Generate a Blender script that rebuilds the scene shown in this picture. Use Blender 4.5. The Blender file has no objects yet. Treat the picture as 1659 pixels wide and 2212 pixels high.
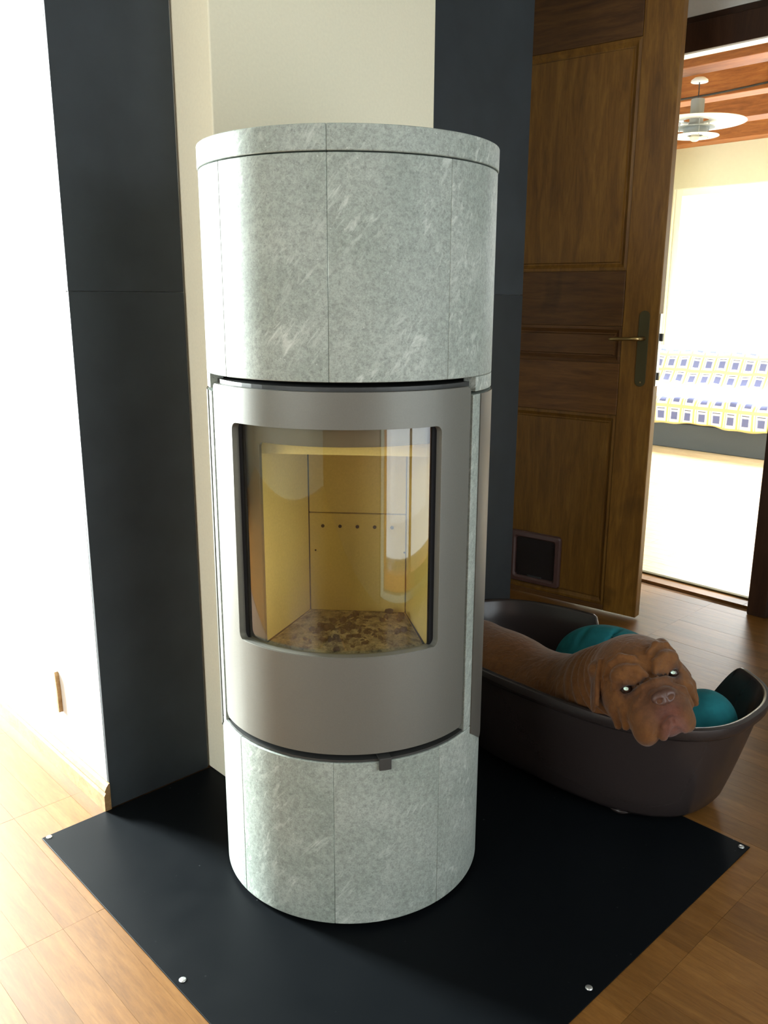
import bpy, bmesh, math, random
import numpy as np
from mathutils import Matrix, Vector
random.seed(7)
rng = np.random.RandomState(3)
SC = bpy.context.scene
COL = SC.collection
PI = math.pi
R = math.radians

# ------------------------------------------------------------------ camera
cam_d = bpy.data.cameras.new('camera')
cam = bpy.data.objects.new('camera', cam_d)
COL.objects.link(cam)
fw = Vector((0.03880, 0.96914, -0.24344)); rt = Vector((0.99923, -0.03896, 0.00416)); up = Vector((0.00546, 0.24341, 0.96991))
m = Matrix((rt, up, -fw)).transposed().to_4x4()
m.translation = (0, -1.60263, 1.13166)
cam.matrix_world = m
cam_d.sensor_fit = 'VERTICAL'; cam_d.sensor_height = 36; cam_d.lens = 30.05
cam_d.clip_start = 0.02
SC.camera = cam

# room frame: s runs along the slate wall, q out of it towards the viewer
P0 = Vector((-.356, .309)); E1 = Vector((.752, .659)).normalized(); E2 = Vector((.659, -.752)).normalized()
AZ = math.atan2(E1.y, E1.x)
def W(s, q, z=0.0):
    v = P0 + E1*s + E2*q
    return Vector((v.x, v.y, z))

# ------------------------------------------------------------------ world, light, exposure
world = bpy.data.worlds.new('world'); SC.world = world
world.use_nodes = True
bg = world.node_tree.nodes['Background']
bg.inputs[0].default_value = (.90, .96, 1.0, 1); bg.inputs[1].default_value = 3.0
SC.view_settings.view_transform = 'Standard'
SC.view_settings.look = 'None'
SC.view_settings.gamma = 1
SC.view_settings.use_curve_mapping = False
SC.view_settings.exposure = 0.2
SC.cycles.max_bounces = 10; SC.cycles.diffuse_bounces = 5; SC.cycles.transparent_max_bounces = 16
SC.cycles.sample_clamp_indirect = 6

def area(name, loc, target, sx, sy, power, color):
    d = bpy.data.lights.new(name, 'AREA'); d.shape = 'RECTANGLE'; d.size = sx; d.size_y = sy
    d.energy = power; d.color = color
    o = bpy.data.objects.new(name, d); COL.objects.link(o); o.location = loc
    dirv = Vector(target) - Vector(loc)
    o.rotation_euler = dirv.to_track_quat('-Z', 'Y').to_euler()
    return o
# daylight through the glazed door in the far left wall, the terrace door front right, the far window of the next room
area('daylight_left_window', W(-.98, -2.62, 1.25), W(-.6, 0, .75), .66, 2.0, 1300, (.93, 1.0, .99))
area('daylight_terrace_door', W(.4, 2.62, 1.2), W(.6, 0, .7), 1.4, 2.0, 6, (.80, .92, 1.0))
area('daylight_rear_window', W(-3.55, .9, 1.5), W(0, .5, .9), 1.6, 1.3, 36, (.97, .98, 1.0))
area('side_fill_next_room', W(4.5, 3.5, 2.80), W(4.9, -.6, .30), 2.4, .7, 2200, (1.0, 1.0, .97))  # side fill added to brighten the next room, source out of view
area('daylight_far_window', W(7.35, -.95, 3.0), W(5.0, -.8, .35), 2.2, 1.0, 1100, (1.0, 1.0, .98))
area('daylight_far_window_low', W(6.75, -.95, 1.80), W(3.2, -.5, .4), 2.2, 1.2, 75, (1.0, 1.0, .97))
# the little lamp beside the lens of the camera
fl = bpy.data.lights.new('camera_lamp', 'POINT'); fl.energy = .5; fl.shadow_soft_size = .006
flo = bpy.data.objects.new('camera_lamp', fl); COL.objects.link(flo); flo.location = (0.0, -1.575, 1.165)

# ------------------------------------------------------------------ helpers
def put(o, label=None, cat=None, group=None, kind=None):
    for k, v in (('label', label), ('category', cat), ('group', group), ('kind', kind)):
        if v: o[k] = v
    return o

def finish(name, bm, mat=None, parent=None, smooth=False, kind=None, label=None):
    bmesh.ops.recalc_face_normals(bm, faces=bm.faces)
    me = bpy.data.meshes.new(name); bm.to_mesh(me); bm.free()
    o = bpy.data.objects.new(name, me); COL.objects.link(o)
    if mat: me.materials.append(mat)
    if parent: o.parent = parent
    if smooth: me.polygons.foreach_set('use_smooth', [True]*len(me.polygons))
    if kind: o['kind'] = kind
    if label: o['label'] = label
    return o

def empty(name, loc=(0, 0, 0), rz=0.0, label=None, cat=None, group=None, kind=None):
    o = bpy.data.objects.new(name, None); COL.objects.link(o)
    o.location = loc; o.rotation_euler = (0, 0, rz); o.empty_display_size = .05
    return put(o, label, cat, group, kind)

def bevel(o, w, seg=2, ang=35):
    b = o.modifiers.new('bevel', 'BEVEL'); b.width = w; b.segments = seg; b.limit_method = 'ANGLE'; b.angle_limit = R(ang)
    return o

def bm_box(bm, x0, x1, y0, y1, z0, z1):
    v = [bm.verts.new((x, y, z)) for z in (z0, z1) for y in (y0, y1) for x in (x0, x1)]
    for f in ((0,1,3,2), (4,6,7,5), (0,4,5,1), (2,3,7,6), (0,2,6,4), (1,5,7,3)):
        bm.faces.new([v[i] for i in f])
    return v

def box(name, x0, x1, y0, y1, z0, z1, mat, parent=None, bev=0, kind=None, label=None):
    bm = bmesh.new(); bm_box(bm, x0, x1, y0, y1, z0, z1)
    o = finish(name, bm, mat, parent, kind=kind, label=label)
    if bev: bevel(o, bev)
    return o

def box_sq(name, s0, s1, q0, q1, z0, z1, mat, parent=None, kind=None, bev=0):
    """box in the room frame, its origin at its middle"""
    bm = bmesh.new(); hs, hq, hz = (s1-s0)/2, (q1-q0)/2, (z1-z0)/2
    bm_box(bm, -hs, hs, -hq, hq, -hz, hz)
    o = finish(name, bm, mat, parent, kind=kind)
    o.location = W((s0+s1)/2, (q0+q1)/2, (z0+z1)/2); o.rotation_euler = (0, 0, AZ)
    if bev: bevel(o, bev)
    return o

def bm_loft(bm, rings, cap0=True, cap1=True, closed=True):
    vs = [[bm.verts.new(p) for p in r] for r in rings]
    n = len(vs[0])
    for a, b in zip(vs, vs[1:]):
        for i in range(n if closed else n-1):
            j = (i+1) % n
            bm.faces.new((a[i], a[j], b[j], b[i]))
    if cap0: bm.faces.new(vs[0][::-1])
    if cap1: bm.faces.new(vs[-1])
    return vs

def bm_lathe(bm, prof, seg=32, c=(0, 0)):
    """prof = [(r, z)...]; r = 0 ends are closed with a small cap"""
    rings = [[(c[0]+max(r, 1e-4)*math.cos(2*PI*i/seg), c[1]+max(r, 1e-4)*math.sin(2*PI*i/seg), z) for i in range(seg)] for r, z in prof]
    bm_loft(bm, rings)

def bm_tube(bm, pts, rad, seg=8):
    pts = [Vector(p) for p in pts]; rings = []
    rad = rad if isinstance(rad, (list, tuple)) else [rad]*len(pts)
    ref = Vector((.123, .345, .93)).normalized()
    for i, p in enumerate(pts):
        t = (pts[min(i+1, len(pts)-1)] - pts[max(i-1, 0)]).normalized()
        a = t.cross(ref).normalized(); b = t.cross(a)
        rings.append([p + (a*math.cos(2*PI*k/seg) + b*math.sin(2*PI*k/seg))*rad[i] for k in range(seg)])
    bm_loft(bm, rings)

def arc_prism(name, r0, r1, a0, a1, z0, z1, mat, parent=None, step=2.0, bev=0, zb=None, zt=None, kind=None, label=None):
    """solid segment of a ring between two azimuths in degrees; zb / zt optional functions of the azimuth"""
    n = max(2, int(round((a1-a0)/step)))
    rings = []
    for i in range(n+1):
        a = a0+(a1-a0)*i/n; c, s = math.cos(R(a)), math.sin(R(a))
        b_ = zb(a) if zb else z0; t_ = zt(a) if zt else z1
        rings.append([(r0*c, r0*s, b_), (r1*c, r1*s, b_), (r1*c, r1*s, t_), (r0*c, r0*s, t_)])
    bm = bmesh.new(); bm_loft(bm, rings)
    o = finish(name, bm, mat, parent, kind=kind, label=label)
    for p in o.data.polygons: p.use_smooth = len(p.vertices) == 4
    try:
        o.data.set_sharp_from_angle(angle=R(30))
    except Exception: pass
    if bev: bevel(o, bev)
    return o

def arc_frame(name, r, thick, a0, a1, z0, z1, h0, h1, k0, k1, rc, hrc, mat, parent=None, label=None):
    """curved plate (azimuth a0..a1, height z0..z1) with a window (h0..h1, k0..k1), rounded corners"""
    us = set(np.linspace(a0, a1, 61).tolist())
    dr = math.degrees(rc/r); dh = math.degrees(hrc/r)
    for e, sgn, d in ((a0, 1, dr), (a1, -1, dr), (h0, 1, dh), (h1, -1, dh)):
        for t in np.linspace(0, 1, 7): us.add(e+sgn*d*(1-math.cos(t*PI/2)))
    us = sorted(us); u2 = [us[0]]
    for u in us[1:]:
        if u-u2[-1] > .05 or u in (a1, h0, h1): u2.append(u)
    def cor(u, lo, hi, d, rr):
        x = min(u-lo, hi-u)
        if x >= d: return 0.0
        t = max(0.0, x/d)
        return rr*(1-math.sqrt(max(0, 1-(1-t)**2)))
    bm = bmesh.new(); cols = []
    for u in u2:
        c0 = cor(u, a0, a1, dr, rc)
        uh = min(max(u, h0), h1); ch = cor(uh, h0, h1, dh, hrc)
        zs = (z0+c0, k0+ch, k1-ch, z1-c0)
        cols.append([bm.verts.new((r*math.cos(R(u)), r*math.sin(R(u)), z)) for z in zs])
    for i in range(len(u2)-1):
        mid = (u2[i]+u2[i+1])/2; inside = h0 < mid < h1
        for b in range(3):
            if b == 1 and inside: continue
            bm.faces.new((cols[i][b], cols[i+1][b], cols[i+1][b+1], cols[i][b+1]))
    bmesh.ops.remove_doubles(bm, verts=bm.verts, dist=1e-5)
    bmesh.ops.recalc_face_normals(bm, faces=bm.faces)
    f = bm.faces[:][0]
    if f.normal.dot(Vector((f.calc_center_median().x, f.calc_center_median().y, 0))) < 0:
        bmesh.ops.reverse_faces(bm, faces=bm.faces)
    me = bpy.data.meshes.new(name); bm.to_mesh(me); bm.free()
    o = bpy.data.objects.new(name, me); COL.objects.link(o); me.materials.append(mat); o.parent = parent
    me.polygons.foreach_set('use_smooth', [True]*len(me.polygons))
    s = o.modifiers.new('solid', 'SOLIDIFY'); s.thickness = thick; s.offset = -1
    b = bevel(o, .0016, 2, 50); wn = o.modifiers.new('weighted', 'WEIGHTED_NORMAL'); wn.weight = 100
    if label: o['label'] = label
    return o

# ------------------------------------------------------------------ materials
class NT:
    def __init__(s, name):
        s.m = bpy.data.materials.new(name); s.m.use_nodes = True
        s.t = s.m.node_tree; s.N = s.t.nodes; s.L = s.t.links
        s.p = s.N['Principled BSDF']; s.out = s.N['Material Output']
    def n(s, typ, **kw):
        x = s.N.new(typ)
        for k, v in kw.items(): setattr(x, k, v)
        return x
    def l(s, a, b): s.L.new(a, b)
    def coord(s, scale=(1, 1, 1), rot=(0, 0, 0), space='Object', rnd=True):
        tc = s.n('ShaderNodeTexCoord'); mp = s.n('ShaderNodeMapping')
        mp.inputs['Scale'].default_value = scale; mp.inputs['Rotation'].default_value = rot
        src = tc.outputs[space]
        if rnd:
            oi = s.n('ShaderNodeObjectInfo'); ad = s.n('ShaderNodeVectorMath', operation='SCALE')
            cb = s.n('ShaderNodeCombineXYZ'); ml = s.n('ShaderNodeMath', operation='MULTIPLY'); ml.inputs[1].default_value = 37.7
            s.l(oi.outputs['Random'], ml.inputs[0])
            for i in range(3): s.l(ml.outputs[0], cb.inputs[i])
            av = s.n('ShaderNodeVectorMath', operation='ADD')
            s.l(src, av.inputs[0]); s.l(cb.outputs[0], av.inputs[1]); src = av.outputs[0]
        s.l(src, mp.inputs['Vector']); return mp.outputs[0]
    def noise(s, vec, scale, detail=4, rough=.55, dist=0.0):
        x = s.n('ShaderNodeTexNoise'); x.inputs['Scale'].default_value = scale; x.inputs['Detail'].default_value = detail
        x.inputs['Roughness'].default_value = rough; x.inputs['Distortion'].default_value = dist
        if vec: s.l(vec, x.inputs['Vector'])
        return x.outputs['Fac']
    def ramp(s, fac, stops, interp='LINEAR'):
        x = s.n('ShaderNodeValToRGB'); x.color_ramp.interpolation = interp
        e = x.color_ramp.elements
        while len(e) < len(stops): e.new(.5)
        for el, (p, c) in zip(e, stops):
            el.position = p; el.color = (*c, 1) if len(c) == 3 else c
        s.l(fac, x.inputs[0]); return x.outputs[0]
    def mix(s, fac, a, b, mode='MIX'):
        x = s.n('ShaderNodeMix', data_type='RGBA', blend_type=mode)
        if isinstance(fac, float): x.inputs[0].default_value = fac
        else: s.l(fac, x.inputs[0])
        for sock, v in ((x.inputs[6], a), (x.inputs[7], b)):
            if isinstance(v, tuple): sock.default_value = (*v, 1)
            else: s.l(v, sock)
        return x.outputs[2]
    def bump(s, h, strength=.2, dist=.002):
        x = s.n('ShaderNodeBump'); x.inputs['Strength'].default_value = strength; x.inputs['Distance'].default_value = dist
        s.l(h, x.inputs['Height']); s.l(x.outputs[0], s.p.inputs['Normal'])
    def set(s, **kw):
        for k, v in kw.items():
            k = k.replace('_', ' ')
            sock = s.p.inputs[k]
            if hasattr(v, 'is_output') or str(type(v)).find('NodeSocket') >= 0: s.l(v, sock)
            elif isinstance(v, tuple): sock.default_value = (*v, 1)
            else: sock.default_value = v
        return s.m

def plain(name, col, rough=.6, metal=0.0, spec=.5, var=.0, bump=0.0, scale=30):
    t = NT(name)
    if var or bump:
        v = t.coord(); n = t.noise(v, scale, 5)
        c = t.ramp(n, [(.25, tuple(x*(1-var) for x in col)), (.75, tuple(min(1, x*(1+var)) for x in col))])
        if bump: t.bump(n, bump, .003)
        return t.set(Base_Color=c, Roughness=rough, Metallic=metal, Specular_IOR_Level=spec)
    return t.set(Base_Color=col, Roughness=rough, Metallic=metal, Specular_IOR_Level=spec)

def make_stone():
    t = NT('soapstone'); v = t.coord()
    big = t.noise(v, 6.5, 4, .55, .4); fine = t.noise(v, 330, 3, .8); mid = t.noise(v, 120, 5, .85, .2)
    base = t.ramp(big, [(.3, (.280, .326, .290)), (.52, (.325, .370, .333)), (.72, (.385, .428, .388))])
    f1 = t.ramp(mid, [(.38, (.62, .62, .62)), (.55, (1, 1, 1)), (.70, (1.22, 1.22, 1.2))])
    c = t.mix(.75, base, f1, 'MULTIPLY')
    f2 = t.ramp(fine, [(.34, (.45, .47, .46)), (.46, (1, 1, 1)), (.58, (1, 1, 1)), (.70, (1.45, 1.45, 1.45))])
    c = t.mix(.55, c, f2, 'MULTIPLY')
    # pale streaks running diagonally, and soft pale clouds
    rv = t.coord(rot=(0, R(-38), 0)); mp2 = t.n('ShaderNodeMapping'); mp2.inputs['Scale'].default_value = (1, 1, .16); t.l(rv, mp2.inputs['Vector'])
    st = t.noise(mp2.outputs[0], 70, 5, .7, .6)
    gate = t.ramp(t.noise(v, 7, 3, .6), [(.44, (0, 0, 0)), (.60, (1, 1, 1))])
    g = t.n('ShaderNodeMath', operation='MULTIPLY'); t.l(t.ramp(st, [(.52, (0, 0, 0)), (.68, (1, 1, 1))]), g.inputs[0]); t.l(gate, g.inputs[1])
    g2 = t.n('ShaderNodeMath', operation='MULTIPLY'); t.l(g.outputs[0], g2.inputs[0]); g2.inputs[1].default_value = .9
    c = t.mix(g2.outputs[0], c, (.56, .61, .56))
    cl = t.noise(v, 11, 6, .8, .2)
    c = t.mix(t.ramp(cl, [(.60, (0, 0, 0)), (.74, (.6, .6, .6))]), c, (.52, .57, .52))
    # tiny bright talc flecks
    vo = t.n('ShaderNodeTexVoronoi'); vo.inputs['Scale'].default_value = 95; t.l(v, vo.inputs['Vector'])
    fl = t.ramp(vo.outputs['Distance'], [(.0, (1, 1, 1)), (.07, (1, 1, 1)), (.10, (0, 0, 0))])
    fg = t.n('ShaderNodeMath', operation='MULTIPLY'); t.l(fl, fg.inputs[0]); t.l(t.ramp(t.noise(v, 30, 2), [(.5, (0, 0, 0)), (.7, (.7, .7, .7))]), fg.inputs[1])
    c = t.mix(fg.outputs[0], c, (.72, .75, .72))
    t.bump(mid, .06, .001)
    return t.set(Base_Color=c, Roughness=.55, Specular_IOR_Level=.4)

def make_wood(name, dark, mid, light, grain=(1, 1, 14), scale=6.0, rough=.5, spec=.35, knots=True, var=.25):
    t = NT(name); v = t.coord(scale=grain)
    g1 = t.noise(v, scale, 6, .6, .8); g2 = t.noise(v, scale*5, 4, .7)
    c = t.ramp(g1, [(.28, dark), (.5, mid), (.74, light)])
    c = t.mix(.35, c, t.ramp(g2, [(.35, (.55, .5, .45)), (.6, (1.1, 1.1, 1.1))]), 'MULTIPLY')
    if knots:
        kv = t.coord(scale=tuple(1+.12*(1.0/g-1) if g > 1 else 1.0 for g in grain))
        kn = t.noise(kv, 3.4, 2, .4, .8)
        c = t.mix(t.ramp(kn, [(.66, (0, 0, 0)), (.76, (.85, .85, .85))]), c, tuple(x*.35 for x in dark))
    oi = t.n('ShaderNodeObjectInfo')
    c = t.mix(1.0, c, t.ramp(oi.outputs['Random'], [(0, (1-var,)*3), (1, (1+var*.6,)*3)]), 'MULTIPLY')
    t.bump(g2, .08, .001)
    return t.set(Base_Color=c, Roughness=rough, Specular_IOR_Level=spec)

M = {}
M['stone'] = make_stone()
M['steel'] = plain('stove_steel_paint', (.158, .160, .140), .45, .30, .5, .05, .03, 400)
M['steel_dark'] = plain('dark_stove_steel', (.05, .052, .05), .5, .3)
M['inner_steel'] = plain('inner_frame_steel', (.11, .105, .11), .5, .2)
M['cover_steel'] = plain('side_cover_steel', (.12, .115, .10), .45, .3)
M['black_gasket'] = plain('black_gasket', (.006, .006, .007), .7, 0, .2)
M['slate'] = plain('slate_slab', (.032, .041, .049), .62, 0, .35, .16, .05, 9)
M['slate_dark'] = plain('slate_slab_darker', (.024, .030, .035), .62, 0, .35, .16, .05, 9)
M['plaster_cream'] = plain('cream_plaster', (.88, .84, .655), .9, 0, .2, .03, .04, 160)
M['plaster_white'] = plain('white_plaster', (.80, .80, .77), .9, 0, .2, .02, .04, 160)
M['plaster_grey'] = plain('grey_plaster', (.62, .63, .58), .9, 0, .2, .03, .04, 160)
M['dim_wall'] = plain('brown_grey_wall', (.21, .225, .20), .9, 0, .2, .03)
M['dark_ceiling'] = plain('dark_timber_ceiling', (.21, .20, .17), .8, 0, .2, .1)
M['far_plaster'] = plain('pale_yellow_plaster', (.60, .60, .47), .9, 0, .2, .02)
M['vermiculite'] = plain('vermiculite_lining', (.76, .68, .36), .9, 0, .1, .06, .06, 220)
M['bed_plastic'] = plain('brown_grey_plastic', (.028, .022, .021), .26, 0, .5, .05, .02, 300)
M['teal'] = plain('teal_fabric', (.012, .135, .155), .9, 0, .2, .25, .3, 26)
M['brass'] = plain('aged_brass', (.55, .40, .17), .3, 1.0)
M['brass_plate'] = plain('dull_brass_plate', (.095, .080, .035), .55, .6)
M['chrome'] = plain('bright_metal', (.72, .74, .74), .35, .9)
M['flap_frame'] = plain('brown_plastic_frame', (.075, .038, .032), .35)
M['flap'] = plain('dark_tinted_flap', (.012, .009, .009), .3)
M['lamp_white'] = plain('white_enamel', (.88, .90, .90), .4)
M['lamp_grey'] = plain('grey_enamel', (.30, .33, .33), .5)
M['black'] = plain('black_cord', (.02, .02, .02), .6)
M['white_trim'] = plain('white_board', (.85, .87, .82), .7)
M['dark_base'] = plain('dark_blue_grey_bed_base', (.045, .055, .06), .6)
M['orange_wood'] = make_wood('orange_beam_wood', (.20, .062, .014), (.30, .105, .026), (.38, .15, .042), (1, 9, 9), 4, .6, .3)
M['door_wood'] = make_wood('door_wood_upright', (.105, .045, .007), (.172, .078, .011), (.235, .117, .019), (9, 9, 1), 4, .45, .35)
M['rail_wood'] = make_wood('door_wood_across', (.070, .028, .007), (.115, .048, .011), (.16, .074, .017), (1, 9, 9), 4, .45, .35)
M['frame_wood'] = make_wood('dark_frame_wood', (.030, .014, .008), (.045, .021, .011), (.062, .030, .016), (9, 9, 1), 4, .45, .35, False)
M['skirting'] = make_wood('skirting_wood', (.30, .17, .06), (.40, .24, .10), (.50, .32, .15), (1, 9, 9), 4, .5, .3, False)
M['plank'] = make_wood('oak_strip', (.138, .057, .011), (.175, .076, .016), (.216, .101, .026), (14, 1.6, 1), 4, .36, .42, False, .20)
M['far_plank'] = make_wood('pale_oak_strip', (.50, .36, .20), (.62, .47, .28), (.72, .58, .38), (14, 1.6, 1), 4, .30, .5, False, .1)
M['subfloor'] = plain('dark_joint', (.12, .06, .025), .8)

def make_plate():
    t = NT('black_floor_plate'); v = t.coord(rnd=False)
    sc = t.n('ShaderNodeTexVoronoi'); sc.feature = 'DISTANCE_TO_EDGE'; sc.inputs['Scale'].default_value = 7
    nz = t.n('ShaderNodeTexNoise'); nz.inputs['Scale'].default_value = 3; t.l(v, nz.inputs['Vector'])
    t.l(nz.outputs['Color'], sc.inputs['Vector'])
    vo = t.n('ShaderNodeTexVoronoi'); vo.inputs['Scale'].default_value = 42; t.l(v, vo.inputs['Vector'])
    dust = t.ramp(vo.outputs['Distance'], [(.0, (1, 1, 1)), (.05, (1, 1, 1)), (.09, (0, 0, 0))])
    gate = t.ramp(t.noise(v, 7, 3), [(.56, (0, 0, 0)), (.70, (1, 1, 1))])
    g = t.n('ShaderNodeMath', operation='MULTIPLY'); t.l(dust, g.inputs[0]); t.l(gate, g.inputs[1])
    c = t.mix(g.outputs[0], (.0036, .0046, .0056), (.09, .10, .10))
    r = t.ramp(t.noise(v, 12, 4), [(.3, (.40, .40, .40)), (.7, (.47, .47, .47))])
    return t.set(Base_Color=c, Roughness=r, Specular_IOR_Level=.055)
M['plate'] = make_plate()

def make_glass():
    t = NT('smoked_stove_glass')
    t.N.remove(t.p)
    tr = t.n('ShaderNodeBsdfTransparent'); tr.inputs[0].default_value = (.965, .93, .79, 1)
    gl = t.n('ShaderNodeBsdfGlossy'); gl.inputs[0].default_value = (1, 1, 1, 1); gl.inputs['Roughness'].default_value = .03
    fr = t.n('ShaderNodeFresnel'); fr.inputs[0].default_value = 1.9
    ms = t.n('ShaderNodeMixShader'); gm = t.n('ShaderNodeNewGeometry'); sb = t.n('ShaderNodeMath', operation='SUBTRACT'); sb.inputs[0].default_value = 1; t.l(gm.outputs['Backfacing'], sb.inputs[1])
    mu = t.n('ShaderNodeMath', operation='MULTIPLY'); t.l(fr.outputs[0], mu.inputs[0]); t.l(sb.outputs[0], mu.inputs[1]); t.l(mu.outputs[0], ms.inputs[0]); t.l(tr.outputs[0], ms.inputs[1]); t.l(gl.outputs[0], ms.inputs[2])
    t.l(ms.outputs[0], t.out.inputs[0]); return t.m
M['stove_glass'] = make_glass()

def make_window_glass():
    t = NT('window_glass'); t.N.remove(t.p)
    tr = t.n('ShaderNodeBsdfTransparent'); tr.inputs[0].default_value = (.97, .98, .98, 1)
    gl = t.n('ShaderNodeBsdfGlossy'); gl.inputs['Roughness'].default_value = .01
    ms = t.n('ShaderNodeMixShader'); ms.inputs[0].default_value = .06
    t.l(tr.outputs[0], ms.inputs[1]); t.l(gl.outputs[0], ms.inputs[2]); t.l(ms.outputs[0], t.out.inputs[0]); return t.m
M['glass'] = make_window_glass()

def make_plaid():
    t = NT('plaid_blanket'); tc = t.n('ShaderNodeTexCoord'); sp = t.n('ShaderNodeSeparateXYZ'); t.l(tc.outputs['UV'], sp.inputs[0])
    def per(sock, lo, hi):
        fr = t.n('ShaderNodeMath', operation='FRACT'); t.l(sock, fr.inputs[0])
        a = t.n('ShaderNodeMath', operation='GREATER_THAN'); t.l(fr.outputs[0], a.inputs[0]); a.inputs[1].default_value = lo
        b = t.n('ShaderNodeMath', operation='LESS_THAN'); t.l(fr.outputs[0], b.inputs[0]); b.inputs[1].default_value = hi
        c = t.n('ShaderNodeMath', operation='MULTIPLY'); t.l(a.outputs[0], c.inputs[0]); t.l(b.outputs[0], c.inputs[1]); return c.outputs[0]
    def mul(a, b):
        c = t.n('ShaderNodeMath', operation='MULTIPLY'); t.l(a, c.inputs[0]); t.l(b, c.inputs[1]); return c.outputs[0]
    u, v = sp.outputs[0], sp.outputs[1]
    c = (.85, .84, .80)
    c = t.mix(per(u, .62, .68), c, (.80, .62, .28)); c = t.mix(per(u, .76, .90), c, (.80, .58, .22))
    c = t.mix(per(v, .72, .90), c, (.82, .62, .28))
    c = t.mix(mul(per(u, .05, .50), per(v, .05, .48)), c, (.15, .17, .33))
    c = t.mix(mul(per(u, .03, .54), per(v, .60, .64)), c, (.05, .05, .10))
    return t.set(Base_Color=c, Roughness=.9, Specular_IOR_Level=.1)
M['plaid'] = make_plaid()

# ================================================================== SETTING
S_END, S_L = 1.18, -.2553
# --- floor: sub-floor slab, single strips where the photograph shows them, the rest joined
floor = box_sq('floor', -3.6, 6.3, -2.5, 3.0, -.20, -.012, M['subfloor'], kind='structure')
floor_c = Vector((0, 0, 0))
def plank_mesh(l, w, h=.012):
    bm = bmesh.new(); vs = bm_box(bm, -w/2, w/2, -l/2, l/2, -h, 0)
    me = bpy.data.meshes.new('plank'); bm.to_mesh(me); bm.free(); me.materials.append(M['plank']); return me
PW, PL = .0655, .41
pm = plank_mesh(PL-.0005, PW-.0003)
fl_inv = (Matrix.Translation(floor.location) @ Matrix.Rotation(AZ, 4, 'Z')).inverted()
rest = bmesh.new()
count = 0
camv = Vector((0, -1.60263, 1.13166))
def in_view(p):
    d = p - camv; z = d.dot(fw)
    if z < .1: return False
    x = 829.5+1846.4*d.dot(rt)/z; y = 1106-1846.4*d.dot(up)/z
    return -90 < x < 1750 and 700 < y < 2330
for i in range(-22, 30):
    for j in range(-7, 7):
        s = .094 + PW*(i+.5); q = .295 + PL*(j+.5)
        if s > 2.165 or s < -1.5: continue
        if s > S_L+.03 and q < -.2 and s < S_END: continue
        if -.36 < s < .62 and .24 < q < .82 : continue          # under the black plate
        c = W(s, q)
        vis = any(in_view(W(s+a, q+b)) for a in (-.03, .03) for b in (-.2, 0, .2))
        if vis and count < 290:
            o = bpy.data.objects.new('plank', pm); COL.objects.link(o); o.parent = floor
            o.matrix_parent_inverse = Matrix()
            o.matrix_local = fl_inv @ Matrix.Translation(Vector((c.x, c.y, rng.uniform(-.0004, .0)))) @ Matrix.Rotation(AZ, 4, 'Z')
            count += 1
# the strips outside the view and in the next room, joined
def strips(name, s0, s1, q0, q1, mat, w=PW, l=PL, skip=None):
    bm = bmesh.new(); cnt = 0
    i = 0
    s = s0
    while s < s1-.001:
        q = q0 + ((i*7) % 3)*l/3 - l
        while q < q1:
            a, b = max(q, q0), min(q+l, q1)
            if b-a > .02 and not (skip and skip((s+w/2), (a+b)/2)):
                x = [bm.verts.new(fl_inv @ W(ss, qq, zz)) for zz in (-.012, -.0005) for ss, qq in ((s+.0005, a+.0006), (min(s+w, s1)-.0005, a+.0006), (min(s+w, s1)-.0005, b-.0006), (s+.0005, b-.0006))]
                for f in ((4, 5, 6, 7), (0, 1, 5, 4), (1, 2, 6, 5), (2, 3, 7, 6), (3, 0, 4, 7)): bm.faces.new([x[k] for k in f])
            q += l
        s += w; i += 1
    o = finish(name, bm, mat, floor, kind='stuff'); return o
strips('parquet', -3.6, -1.35, -2.4, 2.35, M['plank'])
strips('parquet', -1.35, 2.1, 1.53, 2.40, M['plank'])
strips('parquet', 2.12, 2.190, -.435, .435, M['plank'], .07, .41)
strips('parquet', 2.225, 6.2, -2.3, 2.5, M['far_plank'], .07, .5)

# --- the slate-clad wall behind the stove, the chimney in front of it
wall_b = box_sq('wall_back', S_L, S_END, -.16, -.010, 0, 2.6, M['plaster_white'], kind='structure')
wb_inv = (Matrix.Translation(wall_b.location) @ Matrix.Rotation(AZ, 4, 'Z')).inverted()
def child_sq(name, s0, s1, q0, q1, z0, z1, mat, par, inv, bev=0, kind=None):
    o = box_sq(name, s0, s1, q0, q1, z0, z1, mat, None, kind, bev)
    mw = Matrix.Translation(o.location) @ Matrix.Rotation(AZ, 4, 'Z')
    o.parent = par; o.matrix_parent_inverse = Matrix(); o.matrix_local = inv @ mw
    return o
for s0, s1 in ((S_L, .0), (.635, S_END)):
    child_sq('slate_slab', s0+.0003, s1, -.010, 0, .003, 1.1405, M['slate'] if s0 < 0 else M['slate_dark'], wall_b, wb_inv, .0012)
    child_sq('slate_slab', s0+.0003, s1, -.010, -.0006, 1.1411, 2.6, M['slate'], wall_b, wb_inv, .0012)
box_sq('wall_chimney', .006, .634, -.009, .13, 0.0032, 2.6, M['plaster_cream'], kind='structure', bev=.003)
# the bright wall running away on the left and its skirting board
box_sq('wall_left', S_L, S_L+.06, -2.4, -.161, 0, 2.6, M['plaster_white'], kind='structure')
bm = bmesh.new()
prof = [(0, 0), (-.015, 0), (-.015, .040), (-.011, .047), (-.013, .052), (-.008, .062), (-.003, .068), (0, .068)]
bm_loft(bm, [[W(S_L-.0004+a, q, z) for a, z in prof] for q in (-2.39, .004)])
finish('baseboard_left', bm, M['skirting'], kind='structure')
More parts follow.
